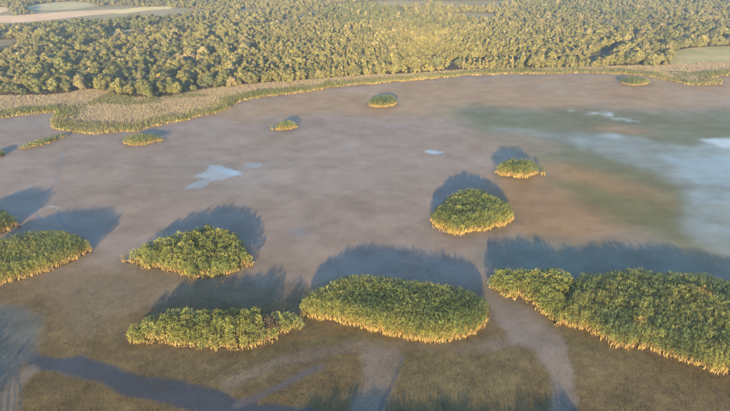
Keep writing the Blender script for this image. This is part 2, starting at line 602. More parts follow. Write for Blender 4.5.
def shrub_parts(poly, seed, dens=.85, height=2.6, green=GREEN, leaves=270, leafsize=.10, rad=(.55, .95)):
    """Bushy heads: leafy domes of different size crowded together, straw stems below."""
    x, y, d, r = scatter(poly, dens, seed)
    edge = (fbm(x / 1.3, y / 1.3, seed + 5, 2) - .5) * .9
    k = d + edge > .15
    x, y, d = x[k], y[k], d[k]
    n = len(x)
    big = fbm(x / 4.5, y / 4.5, seed + 3, 3)
    h = height * (1 + (big - .5) * .5 + r.normal(0, .06, n)) * (.60 + .34 * sstep(0, 1.8, d))
    rr = r.uniform(*rad, n)
    i = np.repeat(np.arange(n), leaves)
    m = len(i)
    az = r.uniform(0, 2 * math.pi, m)
    cz = r.uniform(-.85, 1, m)
    sz = np.sqrt(1 - cz * cz)
    q = r.uniform(.55, 1.05, m)
    dirn = np.c_[np.cos(az) * sz, np.sin(az) * sz, cz]
    c = np.c_[x, y, h - rr * .8]
    b = c[i] + dirn * (rr[i] * q)[:, None] * np.array([1, 1, 1.0])
    tdir = dirn + r.normal(0, .55, (m, 3)) + np.array([0, 0, .15])
    tdir /= np.linalg.norm(tdir, axis=1)[:, None]
    t = b + tdir * (leafsize * r.uniform(1.2, 2.4, m))[:, None]
    side = np.cross(tdir, r.normal(0, 1, (m, 3)))
    side /= np.linalg.norm(side, axis=1)[:, None] + 1e-9
    tint = np.clip(r.normal(.62, .26, n) + (big - .5) * .6, 0, 1)
    g = green * (1 - tint[:, None]) + YGREEN * 1.05 * tint[:, None]
    lc = g[i] * r.uniform(.72, 1.3, (n, 1))[i] * r.uniform(.8, 1.22, (m, 1))
    leaf = blades(b, t, leafsize * r.uniform(.7, 1.3, m), side, lc, lc * 1.1)
    rep = np.where(d < 2.0, 26, 4)
    i = np.repeat(np.arange(n), rep)
    m = len(i)
    b = np.c_[x, y, np.zeros(n)][i] + off_like(r, m, .33)
    t = b + off_like(r, m, .2) + np.c_[np.zeros((m, 2)), (h[i] - rr[i] * .9).clip(.4) * r.uniform(.35, .62, m)]
    az = r.uniform(0, 6.28, m)
    cs = STRAW * r.uniform(.7, 1.15, (m, 1))
    stalk = strips(b, t, np.full(m, .08), np.c_[np.cos(az), np.sin(az), np.zeros(m)], r.normal(0, .06, (m, 3)), cs * .8, cs, cs * .85)
    return stalk, leaf


def outline(front, back, height, ragged=.5, seed=1):
    """Footprint from the front waterline and the visible tops of the far side."""
    p = np.vstack([ats(front), ats(back, height * .9)])
    p = resample(chaikin(p, 2), .7)
    n = np.roll(p, -1, 0) - np.roll(p, 1, 0)
    n = np.c_[n[:, 1], -n[:, 0]] / (np.linalg.norm(n, axis=1)[:, None] + 1e-9)
    return p + n * ((fbm(p[:, 0] / 1.8, p[:, 1] / 1.8, seed, 3) - .5) * 2 * ragged)[:, None]


ISLAND_POLYS = []
M_MUDBASE = mat_ground('island_mud', (.07, .055, .035), (.12, .09, .06), 1.5)


def mud_base(poly, parent, z=.012):
    me = poly_mesh('mud_base', poly, z, .15)
    me.transform(__import__('mathutils').Matrix.Translation((-parent.location.x, -parent.location.y, 0)))
    return link('mud_base', me, M_MUDBASE, parent)


def reed_thing(name, poly, sets, label, cat, group=None, base=True):
    c = poly.mean(0)
    root = empty(name, (c[0], c[1], 0))
    tag(root, label, cat, group)
    st, lf = merge([s[0] for s in sets]), merge([s[1] for s in sets])
    off = np.array([c[0], c[1], 0])
    o = link('stalks', np_mesh('stalks', st[0] - off, st[1], st[2]), M_STALK, root)
    o['kind'] = 'stuff'
    o = link('leaves', np_mesh('leaves', lf[0] - off, lf[1], lf[2]), M_REED, root)
    o['kind'] = 'stuff'
    if base:
        mud_base(poly, root)
    return root


H0 = 2.85
ISLANDS = [
    # name, front waterline, back tops, kind, label
    ('left_edge', [(-45, 245), (0, 236), (8, 231), (16, 225)], [(18, 219), (14, 212), (0, 206), (-20, 204), (-50, 212)], 'reed',
     'smaller rounded reed island at the left edge, just above the broad domed one'),
    ('left_big', [(-45, 292), (0, 286), (10, 283), (35, 276), (60, 268), (80, 259), (89, 252)], [(91, 243), (86, 234), (70, 228), (45, 226), (20, 230), (0, 236), (-40, 246)], 'smooth',
     'broad domed reed island with pale straw rim reaching the left edge'),
    ('far_left', [(-14, 162), (0, 158), (4, 155)], [(4, 149), (0, 147), (-14, 150)], 'reed',
     'tiny reed tuft just inside the left edge below the thin reed strip'),
    ('thin_strip', [(16, 149), (30, 149), (50, 143), (68, 136)], [(71, 131), (55, 134), (35, 139), (18, 145)], 'green',
     'thin slanting strip of green reeds left of the shore peninsula'),
    ('peninsula_foot', [(121, 141), (124, 144), (135, 146), (150, 144), (164, 140)], [(167, 137), (160, 133), (150, 131), (135, 132), (121, 137)], 'green',
     'small oval green reed island at the foot of the pale reed peninsula'),
    ('small_mid', [(270, 127), (273, 130), (285, 131), (299, 127)], [(300, 122), (290, 118), (279, 120), (271, 125)], 'straw',
     'small round reed island alone in the upper middle, tapering to the left'),
    ('small_oblong', [(367, 103), (369, 107), (383, 108), (398, 105)], [(398, 98), (395, 95), (383, 94), (371, 96), (367, 100)], 'straw',
     'small oblong reed island nearest the far shore reed belt'),
    ('far_islet', [(618, 80), (622, 84), (632, 86), (644, 85.5), (651, 83)], [(652, 79), (644, 76.5), (630, 75.5), (620, 77)], 'green',
     'low green reed islet close to the right-hand far shore'),
    ('right_small', [(496, 172), (498, 176), (510, 177), (520, 179), (532, 176), (545, 172)], [(546, 167), (541, 163), (530, 158), (515, 156), (502, 158), (496, 164)], 'tuft',
     'small leafy reed island above and right of the domed middle one'),
    ('mid_dome', [(431, 222), (432, 227), (445, 229), (448, 234), (460, 235), (485, 231), (505, 226), (515, 219)], [(518, 211), (514, 204), (500, 195), (485, 187), (470, 184), (455, 189), (440, 198), (432, 208)], 'tuft',
     'domed leafy reed island between the large centre island and the small right one'),
    ('shrubby_left', [(121, 258), (128, 262), (140, 268), (155, 269), (170, 272), (185, 277), (196, 280), (213, 279), (228, 276), (238, 270), (248, 266)],
     [(253, 256), (248, 246), (244, 234), (236, 229), (222, 225), (208, 220), (195, 223), (178, 229), (152, 235), (135, 243), (122, 253)], 'bush',
     'wedge-shaped bushy island left of centre with clumpy olive heads'),
    ('centre', [(294, 309), (300, 316), (320, 321), (340, 325), (360, 329), (385, 335), (410, 341), (432, 344), (455, 341), (475, 335), (486, 325), (491, 313)],
     [(491, 303), (486, 295), (478, 289), (462, 283), (440, 279), (410, 276), (385, 272), (365, 270), (345, 272), (325, 280), (304, 290), (296, 303)], 'smooth',
     'large oval reed island in the centre with glowing straw front edge'),
]
KIND = {
    'reed': dict(dens=6, clump=1.0, clump_amp=.15, leaves=62, lw=.055),
    'smooth': dict(dens=6.5, clump=.8, clump_amp=.11, leaves=64, lw=.052),
    'green': dict(dens=6.0, clump=1.6, clump_amp=.15, leaves=16, lw=.12, fringe=.6),
    'straw': dict(dens=6.5, clump=1.4, clump_amp=.15, leaves=16, lw=.12, fringe=1.2),
    'tuft': dict(dens=5.5, clump=1.5, clump_amp=.30, leaves=54, lw=.062),
}
GROUP_ISLES = 'reed islands standing on the lake bed'
n_tris = 0
for k, (nm, fr, bk, kind, label) in enumerate(ISLANDS):
    hh_ = 1.25 if nm in ('thin_strip', 'far_left') else {'green': 1.7, 'straw': 2.0}.get(kind, H0)
    poly = outline(fr, bk, hh_, .45 if kind not in ('smooth', 'green', 'straw') else .25, 100 + k)
    ISLAND_POLYS.append(poly)
    if kind == 'bush':
        sets = [shrub_parts(poly, 200 + k), reed_parts(poly, 300 + k, dens=3.0, height=1.7, leaves=16)]
    else:
        sets = [reed_parts(poly, 200 + k, height=hh_, **KIND[kind])]
        if kind == 'tuft':
            sets.append(shrub_parts(poly, 260 + k, dens=.5, height=2.7, leaves=120, rad=(.4, .7)))
    reed_thing('reed_island' if kind != 'bush' else 'bushy_island', poly, sets, label, 'reed island', GROUP_ISLES)

# the lower-left bushy island with the burnt-looking gap and dead branches
poly = outline([(122, 331), (126, 338), (134, 344), (150, 344), (171, 343), (178, 350), (205, 349), (230, 350), (245, 352), (262, 346), (272, 342), (274, 338), (286, 333), (298, 327)],
               [(300, 317), (294, 309), (283, 308), (270, 307), (258, 304), (245, 303), (222, 304), (200, 306), (172, 305), (148, 311), (134, 320), (124, 327)], 2.5, .45, 141)
ISLAND_POLYS.append(poly)
s1 = shrub_parts(poly, 241, height=2.5)
s2 = reed_parts(poly, 341, dens=3.0, height=1.6, leaves=16)
gap = chaikin(ats([(262, 318), (272, 315), (281, 322), (281, 330), (276, 337), (266, 338), (262, 328)]), 2)


def drop_in_gap(part, k):
    v, f, c = part
    cen = v.reshape(-1, k, 3).mean(1)
    keep = ~inside(cen[:, 0], cen[:, 1], gap)
    keep |= np.random.default_rng(5).random(len(cen)) < .06
    v2, c2 = v.reshape(-1, k, 3)[keep].reshape(-1, 3), c.reshape(-1, k, 3)[keep].reshape(-1, 3)
    n = keep.sum()
    if k == 3:
        return v2, np.arange(n * 3).reshape(-1, 3), c2
    kk = (np.arange(n) * 5)[:, None]
    f2 = np.concatenate([kk + np.array([[0, 1, 3]]), kk + np.array([[0, 3, 2]]), kk + np.array([[2, 3, 4]])], 1).reshape(-1, 3)
    return v2, f2, c2


s1 = tuple(drop_in_gap(p, k) for p, k in zip(s1, (5, 3)))
s2 = tuple(drop_in_gap(p, k) for p, k in zip(s2, (5, 3)))
reed_thing('bushy_island', poly, [s1, s2], 'ragged bushy island at lower left with a dark gap near its right end', 'reed island', GROUP_ISLES)

# the long bed at the right: a bushy thicket joined to a wide reed bed
THICKET = outline([(489, 286), (500, 295), (515, 300), (528, 303), (540, 311), (552, 321)],
                  [(560, 318), (566, 300), (571, 285), (573, 272), (566, 267), (550, 264), (530, 267), (505, 264), (491, 268)], 2.7, .4, 151)
ISLAND_POLYS.append(THICKET)
reed_thing('thicket', THICKET, [shrub_parts(THICKET, 251, dens=.95, height=2.85, rad=(.55, 1.0)), reed_parts(THICKET, 351, dens=3.0, height=1.9, leaves=16)],
           'bushy leafy thicket forming the left tip of the long right-hand reed bed', 'thicket')
BED = outline([(553, 323), (561, 327), (580, 330), (592, 333), (604, 344), (620, 350), (640, 348), (660, 355), (690, 365), (710, 371), (730, 379), (800, 402)],
              [(830, 330), (800, 290), (730, 276), (700, 269), (670, 270), (640, 265), (622, 265), (600, 269), (574, 270), (569, 285), (565, 302)], 2.6, .4, 161)
ISLAND_POLYS.append(BED)
reed_thing('reed_bed', BED, [reed_parts(BED, 261, spots=[(*at(706, 289, 2.4), 1.5), (*at(640, 318, 2.4), 1.1)], dens=5.5, height=2.55, clump=1.0, clump_amp=.22, leaves=60, lw=.056, green=np.array([.060, .110, .052]), fringe=.8)],
           'long wide reed bed running out of the right edge of the picture', 'reed bed')

# reed islands just outside the frame: their shadows lie across the lower edge of the picture
SH = 1 / math.tan(SUN_EL)


def caster(shadow_px, h, shrink=0.0):
    return ats(shadow_px) - SHADOW_DIR * h * SH


OUT_A = resample(chaikin(caster([(-70, 300), (0, 294), (28, 296), (50, 312), (56, 326), (46, 345), (20, 372), (-40, 400), (-110, 380)], 2.7), 2), .8)
reed_thing('reed_island', OUT_A, [reed_parts(OUT_A, 271, dens=3.5, height=2.6, leaves=7, lw=.11)],
           'reed island outside the lower left corner throwing its shadow into the picture', 'reed island', GROUP_ISLES)
ISLAND_POLYS.append(OUT_A)
OUT_B = resample(chaikin(caster([(290, 380), (330, 372), (380, 376), (440, 381), (500, 379), (548, 373), (560, 371), (574, 380), (583, 398), (560, 425), (420, 432), (300, 430)], 2.7), 2), .8)
reed_thing('reed_island', OUT_B, [shrub_parts(OUT_B, 283, dens=1.2, height=2.4, rad=(.6, 1.1)), reed_parts(OUT_B, 281, dens=4.5, height=2.65, clump_amp=.25, leaves=8, lw=.11)],
           'reed island below the lower edge throwing a ragged shadow into the picture', 'reed island', GROUP_ISLES)
ISLAND_POLYS.append(OUT_B)

# ------------------------------------------------------------------ ground to the horizon
g = np_mesh('ground', np.array([(-9000, -3000, -.35), (9000, -3000, -.35), (9000, 12000, -.35), (-9000, 12000, -.35)]), np.array([[0, 1, 2, 3]]))
tag(link('ground', g, mat_ground('far_ground', (.09, .085, .05), (.15, .13, .08), .01)), 'flat country reaching to the horizon', kind='structure')
BX, BY, BWEED = build_lake_bed()

SHORE_PX = [(-150, 132), (-60, 124), (0, 118), (25, 115), (45, 112), (60, 111), (57, 116), (53, 121), (54, 127), (62, 131), (85, 133), (110, 133), (130, 131), (150, 128), (165, 124), (200, 117),
            (226, 110), (233, 104), (240, 101), (265, 97), (290, 94), (330, 88), (360, 84), (400, 82), (430, 79), (470, 75), (500, 74),
            (560, 73.5), (600, 73), (618, 74), (640, 74.8), (656, 77), (668, 81), (690, 85), (722, 85.5), (724, 82), (706, 80), (714, 77), (740, 74), (800, 72), (880, 70)]
shore = resample(chaikin(ats(SHORE_PX), 2, False), 1.5, False)
shore = shore + np.c_[np.zeros(len(shore)), (fbm(shore[:, 0] / 4, shore[:, 1] / 4, 71, 3) - .5) * 3]
LAND = np.vstack([shore, [(2600, shore[-1, 1]), (4500, 6000), (-4500, 6000), (-2600, shore[0, 1])]])
tag(link('land', poly_mesh('land', LAND, .12, .5), mat_ground('forest_floor', (.045, .042, .025), (.09, .078, .045), .12, fine=(.9, .8, 1.2))),
    'dry land behind the lake shore under the wood', kind='structure')

# ------------------------------------------------------------------ shore reed beds
FOREST_FRONT = [(-150, 110), (-60, 101), (0, 96), (60, 96), (85, 90), (105, 90), (122, 97), (150, 99), (168, 98), (185, 94), (210, 89), (250, 84.5), (300, 81), (330, 78.5), (370, 75),
                (400, 75), (450, 71), (490, 69), (545, 68.5), (600, 67), (660, 65.5), (672, 65), (730, 62), (880, 58)]
front_w = chaikin(ats(FOREST_FRONT), 2, False)


SPLITS = {60: (61, 111), 236: (236, 102.5), 420: (420, 80), 612: (612, 73.6), 656: (656, 77)}


def shore_index(px):
    if px not in SPLITS:
        return 0 if px < 0 else len(shore) - 1
    q = at(*SPLITS[px])
    return int(np.argmin(np.hypot(shore[:, 0] - q[0], shore[:, 1] - q[1])))


def belt(px0, px1):
    """Land between the shoreline and the wood edge for a stretch of picture columns."""
    def cut(line, a, b):
        u = 365 + 521 * line[:, 0] / (line[:, 1] * math.cos(PITCH) + CAM_H * math.sin(PITCH))
        return line[(u >= a) & (u <= b)]
    i0, i1 = shore_index(px0), shore_index(px1)
    s = shore[max(0, i0 - 2):i1 + 3]
    f = cut(resample(front_w, 2.0, False), px0 - 2.5, px1 + 2.5)
    return np.vstack([s, f[::-1]])


def shore_bed(px0, px1, seed, label, dens, pale, name='shore_reed_bed'):
    poly = belt(px0, px1)
    x, y, d, r = scatter(poly, dens, seed)
    ds = seg_dist(x, y, shore, False)
    n = len(x)
    rim = sstep(8.5, 1.5, ds + (fbm(x / 6, y / 6, seed, 3) - .5) * 7)
    patch = fbm(x / 16, y / 9, seed + 4, 4)
    gr = np.clip(rim * (.55 + .6 * fbm(x / 5, y / 5, seed + 8, 2)) + sstep(.54, .66, patch) * .8, 0, 1)[:, None]
    h = (.55 + .85 * rim + (patch - .5) * .8 + r.normal(0, .12, n)).clip(.5)
    c = np.array(pale) * (1 - gr) + np.array([.105, .130, .050]) * gr
    lv = 16
    i = np.repeat(np.arange(n), lv)
    m = len(i)
    az = r.uniform(0, 6.283, m)
    out = np.c_[np.cos(az), np.sin(az), np.zeros(m)]
    b = np.c_[x, y, np.full(n, .1)][i] + off_like(r, m, .35) + np.c_[np.zeros((m, 2)), h[i] * r.uniform(0, .5, m)]
    t = b + out * r.uniform(.1, .4, (m, 1)) + np.c_[np.zeros((m, 2)), h[i] * r.uniform(.3, .5, m)]
    lc = c[i] * r.uniform(.92, 1.08, (m, 1))
    leaf = blades(b, t, r.uniform(.10, .2, m), np.c_[-np.sin(az), np.cos(az), r.normal(0, .3, m)], lc, lc * 1.08)
    k = np.where(ds < 2.5)[0]
    i = np.repeat(k, 7)
    m = len(i)
    b = np.c_[x, y, np.zeros(n)][i] + off_like(r, m, .3)
    t = b + off_like(r, m, .2) + np.c_[np.zeros((m, 2)), h[i] * r.uniform(.25, .5, m)]
    az = r.uniform(0, 6.283, m)
    cs = STRAW * r.uniform(.8, 1.2, (m, 1))
    stalk = strips(b, t, np.full(m, .16), np.c_[np.cos(az), np.sin(az), np.zeros(m)], r.normal(0, .05, (m, 3)), cs, cs, cs)
    reed_thing(name, poly, [(stalk, leaf)], label, 'reed bed', 'reed beds along the far shore', base=False)


_f = resample(front_w, 3.0, False)
tag(link('shore_flat', poly_mesh('shore_flat', np.vstack([shore + np.array([0, .6]), _f[::-1]]), .16),
         mat_ground('reed_litter', (.25, .20, .15), (.33, .265, .20), .15, fine=(1.5, .8, 1.2))), 'flat strip of pale reed litter between shore and wood', kind='structure')
PALE = (.29, .265, .185)
shore_bed(-150, 60, 401, 'pale dry reed bed at the far left shore before the wood', 3.5, PALE)
shore_bed(60, 236, 402, 'bulging peninsula of pale pinkish dry reeds with a green fringe', 4.5, PALE)
shore_bed(236, 420, 403, 'narrow pale reed belt on the shore right of the peninsula', 3.2, PALE)
shore_bed(420, 612, 404, 'thin straight reed belt along the upper middle shore', 2.4, PALE)
shore_bed(612, 656, 405, 'short pale reed belt directly behind the right-hand far islet', 3.0, PALE)
shore_bed(656, 880, 406, 'low reed spit below the green meadow at upper right', 2.0, PALE)


# ------------------------------------------------------------------ fields, meadow, tracks and ponds on the land
def sheet(name, px, z, mat, label, kind='structure'):
    p = resample(ats(px), 3)
    p = p + (fbm(p[:, 0] / 9, p[:, 1] / 9, 55, 3) - .5)[:, None] * np.array([6, 9])
    return tag(link(name, poly_mesh(name, p, z), mat), label, kind=kind)


_q = ats([(-150, 27), (880, 27)])
tag(link('pasture', poly_mesh('pasture', [(-900, _q[0, 1]), (900, _q[1, 1]), (1500, 1500), (-1500, 1500)], .15),
         mat_ground('pasture_grass', (.19, .18, .085), (.30, .26, .15), .02, fine=(.2, .85, 1.15))), 'pale rough pasture between the far tree belts', kind='structure')
MEADOW_PX = [(672, 65), (669, 60), (671, 54), (677, 50), (690, 48), (700, 47.5), (760, 46), (880, 45), (880, 58), (760, 62)]
SAND_PX = [(-60, 25), (0, 23), (30, 22), (55, 19.5), (85, 16), (135, 11.5), (150, 9.5), (120, 9.8), (90, 10.8), (60, 12.5), (25, 15), (-60, 18)]
GREENF_PX = [(34, 10.5), (75, 9.6), (98, 6), (90, 2), (58, 2), (36, 4.5), (22, 8)]
YELLOW_PX = [(104, 13.2), (130, 8.5), (150, 6.8), (172, 6.5), (172, 9), (150, 10.4), (122, 14)]
PALEF_PX = [(-60, 15), (0, 13.5), (10, 11.5), (11, 8), (0, 7.2), (-60, 8.5)]
CLEAR_PX = [(-60, 50), (0, 47), (14, 44), (24, 40.5), (10, 39.5), (-60, 42)]
TRACK_PX = [(104, 35.2), (122, 32.6), (145, 30), (172, 28.8), (172, 27.4), (146, 28), (120, 30.4), (104, 33.4)]
sheet('meadow', MEADOW_PX, .18, mat_ground('meadow_grass', (.25, .25, .09), (.38, .34, .16), .10, fine=(.5, .85, 1.15)), 'green meadow at upper right behind the reed spit')
sheet('stubble_field', SAND_PX, .18, mat_ground('stubble', (.50, .37, .22), (.60, .45, .28), .08), 'long sandy stubble field at upper left')
sheet('green_field', GREENF_PX, .21, mat_ground('green_crop', (.32, .32, .16), (.42, .39, .21), .06), 'pale green field at the top left')
sheet('yellow_field', YELLOW_PX, .24, mat_ground('yellow_crop', (.50, .44, .17), (.56, .48, .22), .02), 'thin bright yellow field strip at upper left')
sheet('pale_field', PALEF_PX, .27, mat_ground('pale_stubble', (.52, .42, .25), (.58, .48, .30), .02), 'pale straw field in the top left corner')
sheet('clearing', CLEAR_PX, .18, mat_ground('clearing_grass', (.15, .15, .075), (.21, .19, .11), .05), 'grassy clearing at the left edge inside the wood')
sheet('track', TRACK_PX, .18, mat_ground('track_earth', (.26, .23, .12), (.34, .29, .17), .05), 'pale open track through the wood at upper left')
m, nt, b = new_mat('pond_water')
b.inputs['Base Color'].default_value = (.05, .085, .085, 1)
b.inputs['Roughness'].default_value = .12
POND_PX = [(586, 56), (600, 52), (612, 48), (618, 46.5), (620, 49), (608, 53.5), (596, 57), (588, 58)]
DITCH_PX = [(388, 62.5), (400, 61), (410, 63.5), (430, 64), (447, 63), (455, 60.5), (470, 60), (486, 58.5), (486, 59.8), (470, 61.6), (456, 62.4), (447, 65.3), (430, 66.3), (405, 66)]
sheet('pond', POND_PX, .19, m, 'small teal pond among trees at upper right')
sheet('ditch', DITCH_PX, .19, m, 'narrow dark winding ditch in the wood edge at upper middle')

# ------------------------------------------------------------------ trees
def tube(p0, p1, r0, r1, n=6):
    d = np.array(p1) - np.array(p0)
    d = d / np.linalg.norm(d)
    a = np.cross(d, [0.3, 1, .2])
    a /= np.linalg.norm(a)
    b_ = np.cross(d, a)
    t = np.arange(n) / n * 2 * math.pi
    ring = np.cos(t)[:, None] * a + np.sin(t)[:, None] * b_
    v = np.vstack([np.array(p0) + ring * r0, np.array(p1) + ring * r1])
    i = np.arange(n)
    j = (i + 1) % n
    f = np.vstack([np.c_[i, j, n + j], np.c_[i, n + j, n + i]])
    return v, f


def tree_arrays(seed, w, h, form):
    """Unit tree variant: trunk+limbs arrays, crown leaf arrays."""
    r = np.random.default_rng(seed)
    lobes = []
    if form == 'round':
        for k in range(15):
            a, rad = r.uniform(0, 6.283), w * .5 * math.sqrt(r.uniform(0, .72))
            zz = h * (.22 + .58 * r.uniform() * (1 - .5 * (rad / (w * .5)) ** 2) + .05)
            lobes.append((rad * math.cos(a), rad * math.sin(a), zz, w * r.uniform(.15, .25)))
        lobes.append((0, 0, h * .84, w * .2))
        nl = 2000
    elif form == 'oval':
        for k in range(12):
            a, u = r.uniform(0, 6.283), r.uniform(0, 1)
            rad = w * .5 * r.uniform(.1, .8) * math.sin(math.pi * (.2 + .75 * u)) ** .7
            lobes.append((rad * math.cos(a), rad * math.sin(a), h * (.12 + .78 * u), w * r.uniform(.17, .26)))
        lobes.append((0, 0, h * .9, w * .16))
        nl = 1300
    else:                                  # tall
        for k in range(18):
            a, u = r.uniform(0, 6.283), r.uniform(0, 1)
            rad = w * .5 * r.uniform(.15, .85) * (1 - .55 * u)
            lobes.append((rad * math.cos(a), rad * math.sin(a), h * (.2 + .72 * u), w * r.uniform(.15, .24) * (1 - .3 * u)))
        nl = 1800
    L = np.array(lobes)
    pr = L[:, 3] ** 2
    i = r.choice(len(L), nl, p=pr / pr.sum())
    dirn = r.normal(0, 1, (nl, 3))
    dirn[:, 2] = dirn[:, 2] * .8 + .25
    dirn /= np.linalg.norm(dirn, axis=1)[:, None]
    c = L[i, :3] + dirn * (L[i, 3] * r.uniform(.7, 1.12, nl))[:, None] * np.array([1, 1, .85])
    nrm = dirn + r.normal(0, .33, (nl, 3))
    nrm /= np.linalg.norm(nrm, axis=1)[:, None]
    a = np.cross(nrm, r.normal(0, 1, (nl, 3)))
    a /= np.linalg.norm(a, axis=1)[:, None] + 1e-9
    b_ = np.cross(nrm, a)
    s = (r.uniform(.038, .070, nl) * w * (1.0 if form == 'round' else 1.25))[:, None]
    v = np.stack([c - a * s, c - b_ * s * .7, c + a * s * 1.1, c + b_ * s * .7], 1).reshape(-1, 3)
    lobe_t = r.uniform(.82, 1.2, len(L))
    tone = (lobe_t[i] * r.uniform(.75, 1.25, nl))[:, None] * np.c_[r.uniform(.92, 1.1, nl), np.ones(nl), r.uniform(.8, 1.2, nl)]
    tone = np.repeat(tone, 4, 0)
    f = np.arange(nl * 4).reshape(-1, 4)
    # trunk and limbs
    parts, nv = [], 0
    top = h * .62
    tv, tf = tube((0, 0, -.1), (r.normal(0, .05) * w, r.normal(0, .05) * w, top * .55), w * .045, w * .033)
    parts.append((tv, tf))
    tv, tf = tube((0, 0, top * .5), (0, 0, top), w * .034, w * .012)
    parts.append((tv, tf))
    for k in r.choice(len(L), 6, replace=False):
        z0 = h * r.uniform(.15, .45)
        parts.append(tube((0, 0, z0), L[k, :3], w * .02, w * .006, 5))
    V, F = [], []
    for pv, pf in parts:
        F.append(pf + nv)
        V.append(pv)
        nv += len(pv)
    return np.vstack(V), np.vstack(F), v, f, tone


VARIANTS = []
for k in range(9):
    VARIANTS.append(('round', tree_arrays(500 + k, 4.1, [4.0, 4.6, 5.3][k % 3], 'round')))
for k in range(7):
    VARIANTS.append(('oval', tree_arrays(520 + k, 2.35, [3.9, 4.7][k % 2], 'oval')))
for k in range(6):
    VARIANTS.append(('tall', tree_arrays(540 + k, 4.0, [5.8, 7.0][k % 2], 'tall')))
VHEIGHT = [a[1][2][:, 2].max() for a in VARIANTS]
ROUND, OVAL, TALL = range(0, 9), range(9, 16), range(16, 22)

# scatter the wood: jittered grid whose pitch follows the kind of tree
front_line = front_w[np.argsort(front_w[:, 0])]
OPEN = [chaikin(ats(p), 2) for p in (MEADOW_PX, SAND_PX, GREENF_PX, YELLOW_PX, PALEF_PX, CLEAR_PX, TRACK_PX, POND_PX)]
DITCH_LINE = ats([(388, 64), (410, 64.7), (430, 65.2), (447, 64.2), (455, 61.6), (470, 60.8), (486, 59.2), (520, 58.5), (580, 57.5)])
ROAD_LINE = ats([(215, 38), (245, 29), (275, 22), (300, 16), (318, 9), (330, 5)])
TEAR_LINE = ats([(330, 52), (345, 50), (362, 54)])


def frontier(x):
    return np.interp(x, front_line[:, 0], front_line[:, 1])


def to_px(x, y):
    c, s = math.cos(PITCH), math.sin(PITCH)
    w = y * c + CAM_H * s
    return 365 + 521 * x / w, 205.5 + 521 * (CAM_H * c - y * s) / w


trees = []      # x, y, variant, scale, rot, tint


def plant(pitch, kinds, cond, y0, y1, seed, tint, keepers=1.0, smin=.8, smax=1.2):
    r = np.random.default_rng(seed)
    gx, gy = np.meshgrid(np.arange(-(y1 * .85 + 40), y1 * .85 + 40, pitch), np.arange(y0, y1, pitch * .92))
    gx = gx + (np.arange(gx.shape[0]) % 2)[:, None] * pitch * .5
    x = (gx + r.uniform(-.42, .42, gx.shape) * pitch).ravel()
    y = (gy + r.uniform(-.42, .42, gx.shape) * pitch).ravel()
    k = (np.abs(x) < y * .85 + 35) & (y > frontier(x) - 1.0) & (r.random(len(x)) < keepers)
    x, y = x[k], y[k]
    u, v = to_px(x, y)
    k = cond(x, y, u, v)
    x, y, u, v = x[k], y[k], u[k], v[k]
    n = len(x)
    var = r.choice(list(kinds), n)
    sc = r.uniform(smin, smax, n) * (.68 + .64 * fbm(x / 17, y / 17, seed + 3, 3))
    th = np.array([VHEIGHT[q] for q in var]) * sc
    keep = np.ones(n, bool)
    for fr in (0, .25, .5, .75, .95):            # nothing stands on or hides the open ground
        g_ = CAM_H / (CAM_H - th * fr)
        for p in OPEN:
            keep &= ~inside(x * g_, y * g_, p)
        keep &= seg_dist(x * g_, y * g_, DITCH_LINE, False) > 1.1
        keep &= seg_dist(x * g_, y * g_, ROAD_LINE, False) > 1.0
    x, y, u, v, var, sc = x[keep], y[keep], u[keep], v[keep], var[keep], sc[keep]
    n = len(x)
    t = tint(x, y, u, v, r, n)
    for q in range(n):
        trees.append((x[q], y[q], int(var[q]), sc[q], r.uniform(0, 6.283), t[q]))


OLIVE_T = np.array([.115, .125, .050])
GOLD_T = np.array([.152, .160, .064])
GREEN_T = np.array([.082, .116, .046])
PALE_T = np.array([.215, .205, .130])
DARK_T = np.array([.042, .066, .046])


def blend(ws, cols):
    s = sum(ws)
    return sum(w_[:, None] * c_ for w_, c_ in zip(ws, cols)) / s[:, None]


def tint_scrub(x, y, u, v, r, n):
    p = fbm(x / 28, y / 28, 801, 3)
    q = r.random(n)
    return blend([np.full(n, .9), sstep(.45, .7, p) + (q > .8) * .8, sstep(.55, .3, p) * .8, (q < .10) * 1.6, ((q > .12) & (q < .24)) * 1.8],
                 [OLIVE_T, GOLD_T, GREEN_T, PALE_T, DARK_T]) * r.uniform(.8, 1.22, (n, 1))


def tint_gold(x, y, u, v, r, n):
    p = fbm(x / 24, y / 24, 811, 3)
    q = r.random(n)
    return blend([np.full(n, .7), sstep(.6, .3, p) * .8, (q < .08) * 1.0, (q > .9) * 1.0], [GOLD_T, OLIVE_T, PALE_T, DARK_T]) * r.uniform(.82, 1.2, (n, 1))


def tint_far(x, y, u, v, r, n):
    p = fbm(x / 70, y / 50, 821, 4)
    q = r.random(n)
    return blend([np.full(n, .6), sstep(.5, .7, p) * 1.2, sstep(.5, .3, p), (q < .12) * 1.2, (q > .88) * 1.5], [OLIVE_T, GOLD_T, GREEN_T, PALE_T, DARK_T]) * r.uniform(.8, 1.2, (n, 1))


def split(x, y):
    return 250 + (fbm(x / 30, y / 30, 831, 3) - .5) * 120


def zone_a(x, y, u, v):      # broad willows on the left and right
    right = (u > 606 + (fbm(x / 30, y / 30, 835, 2) - .5) * 40)
    return ((u < split(x, y)) | right) & (v > 30 + (fbm(x / 40, y / 40, 833, 3) - .5) * 16)


def zone_b(x, y, u, v):      # slim golden trees in the middle
    right = (u > 606 + (fbm(x / 30, y / 30, 835, 2) - .5) * 40)
    return (u >= split(x, y)) & ~right & (v > 30 + (fbm(x / 40, y / 40, 833, 3) - .5) * 16)


def zone_c(x, y, u, v):
    open_ = (fbm(x / 80, y / 45, 841, 3) < .37) & (v < 24)
    return (v <= 30 + (fbm(x / 40, y / 40, 833, 3) - .5) * 16) & (v > -50) & ~open_


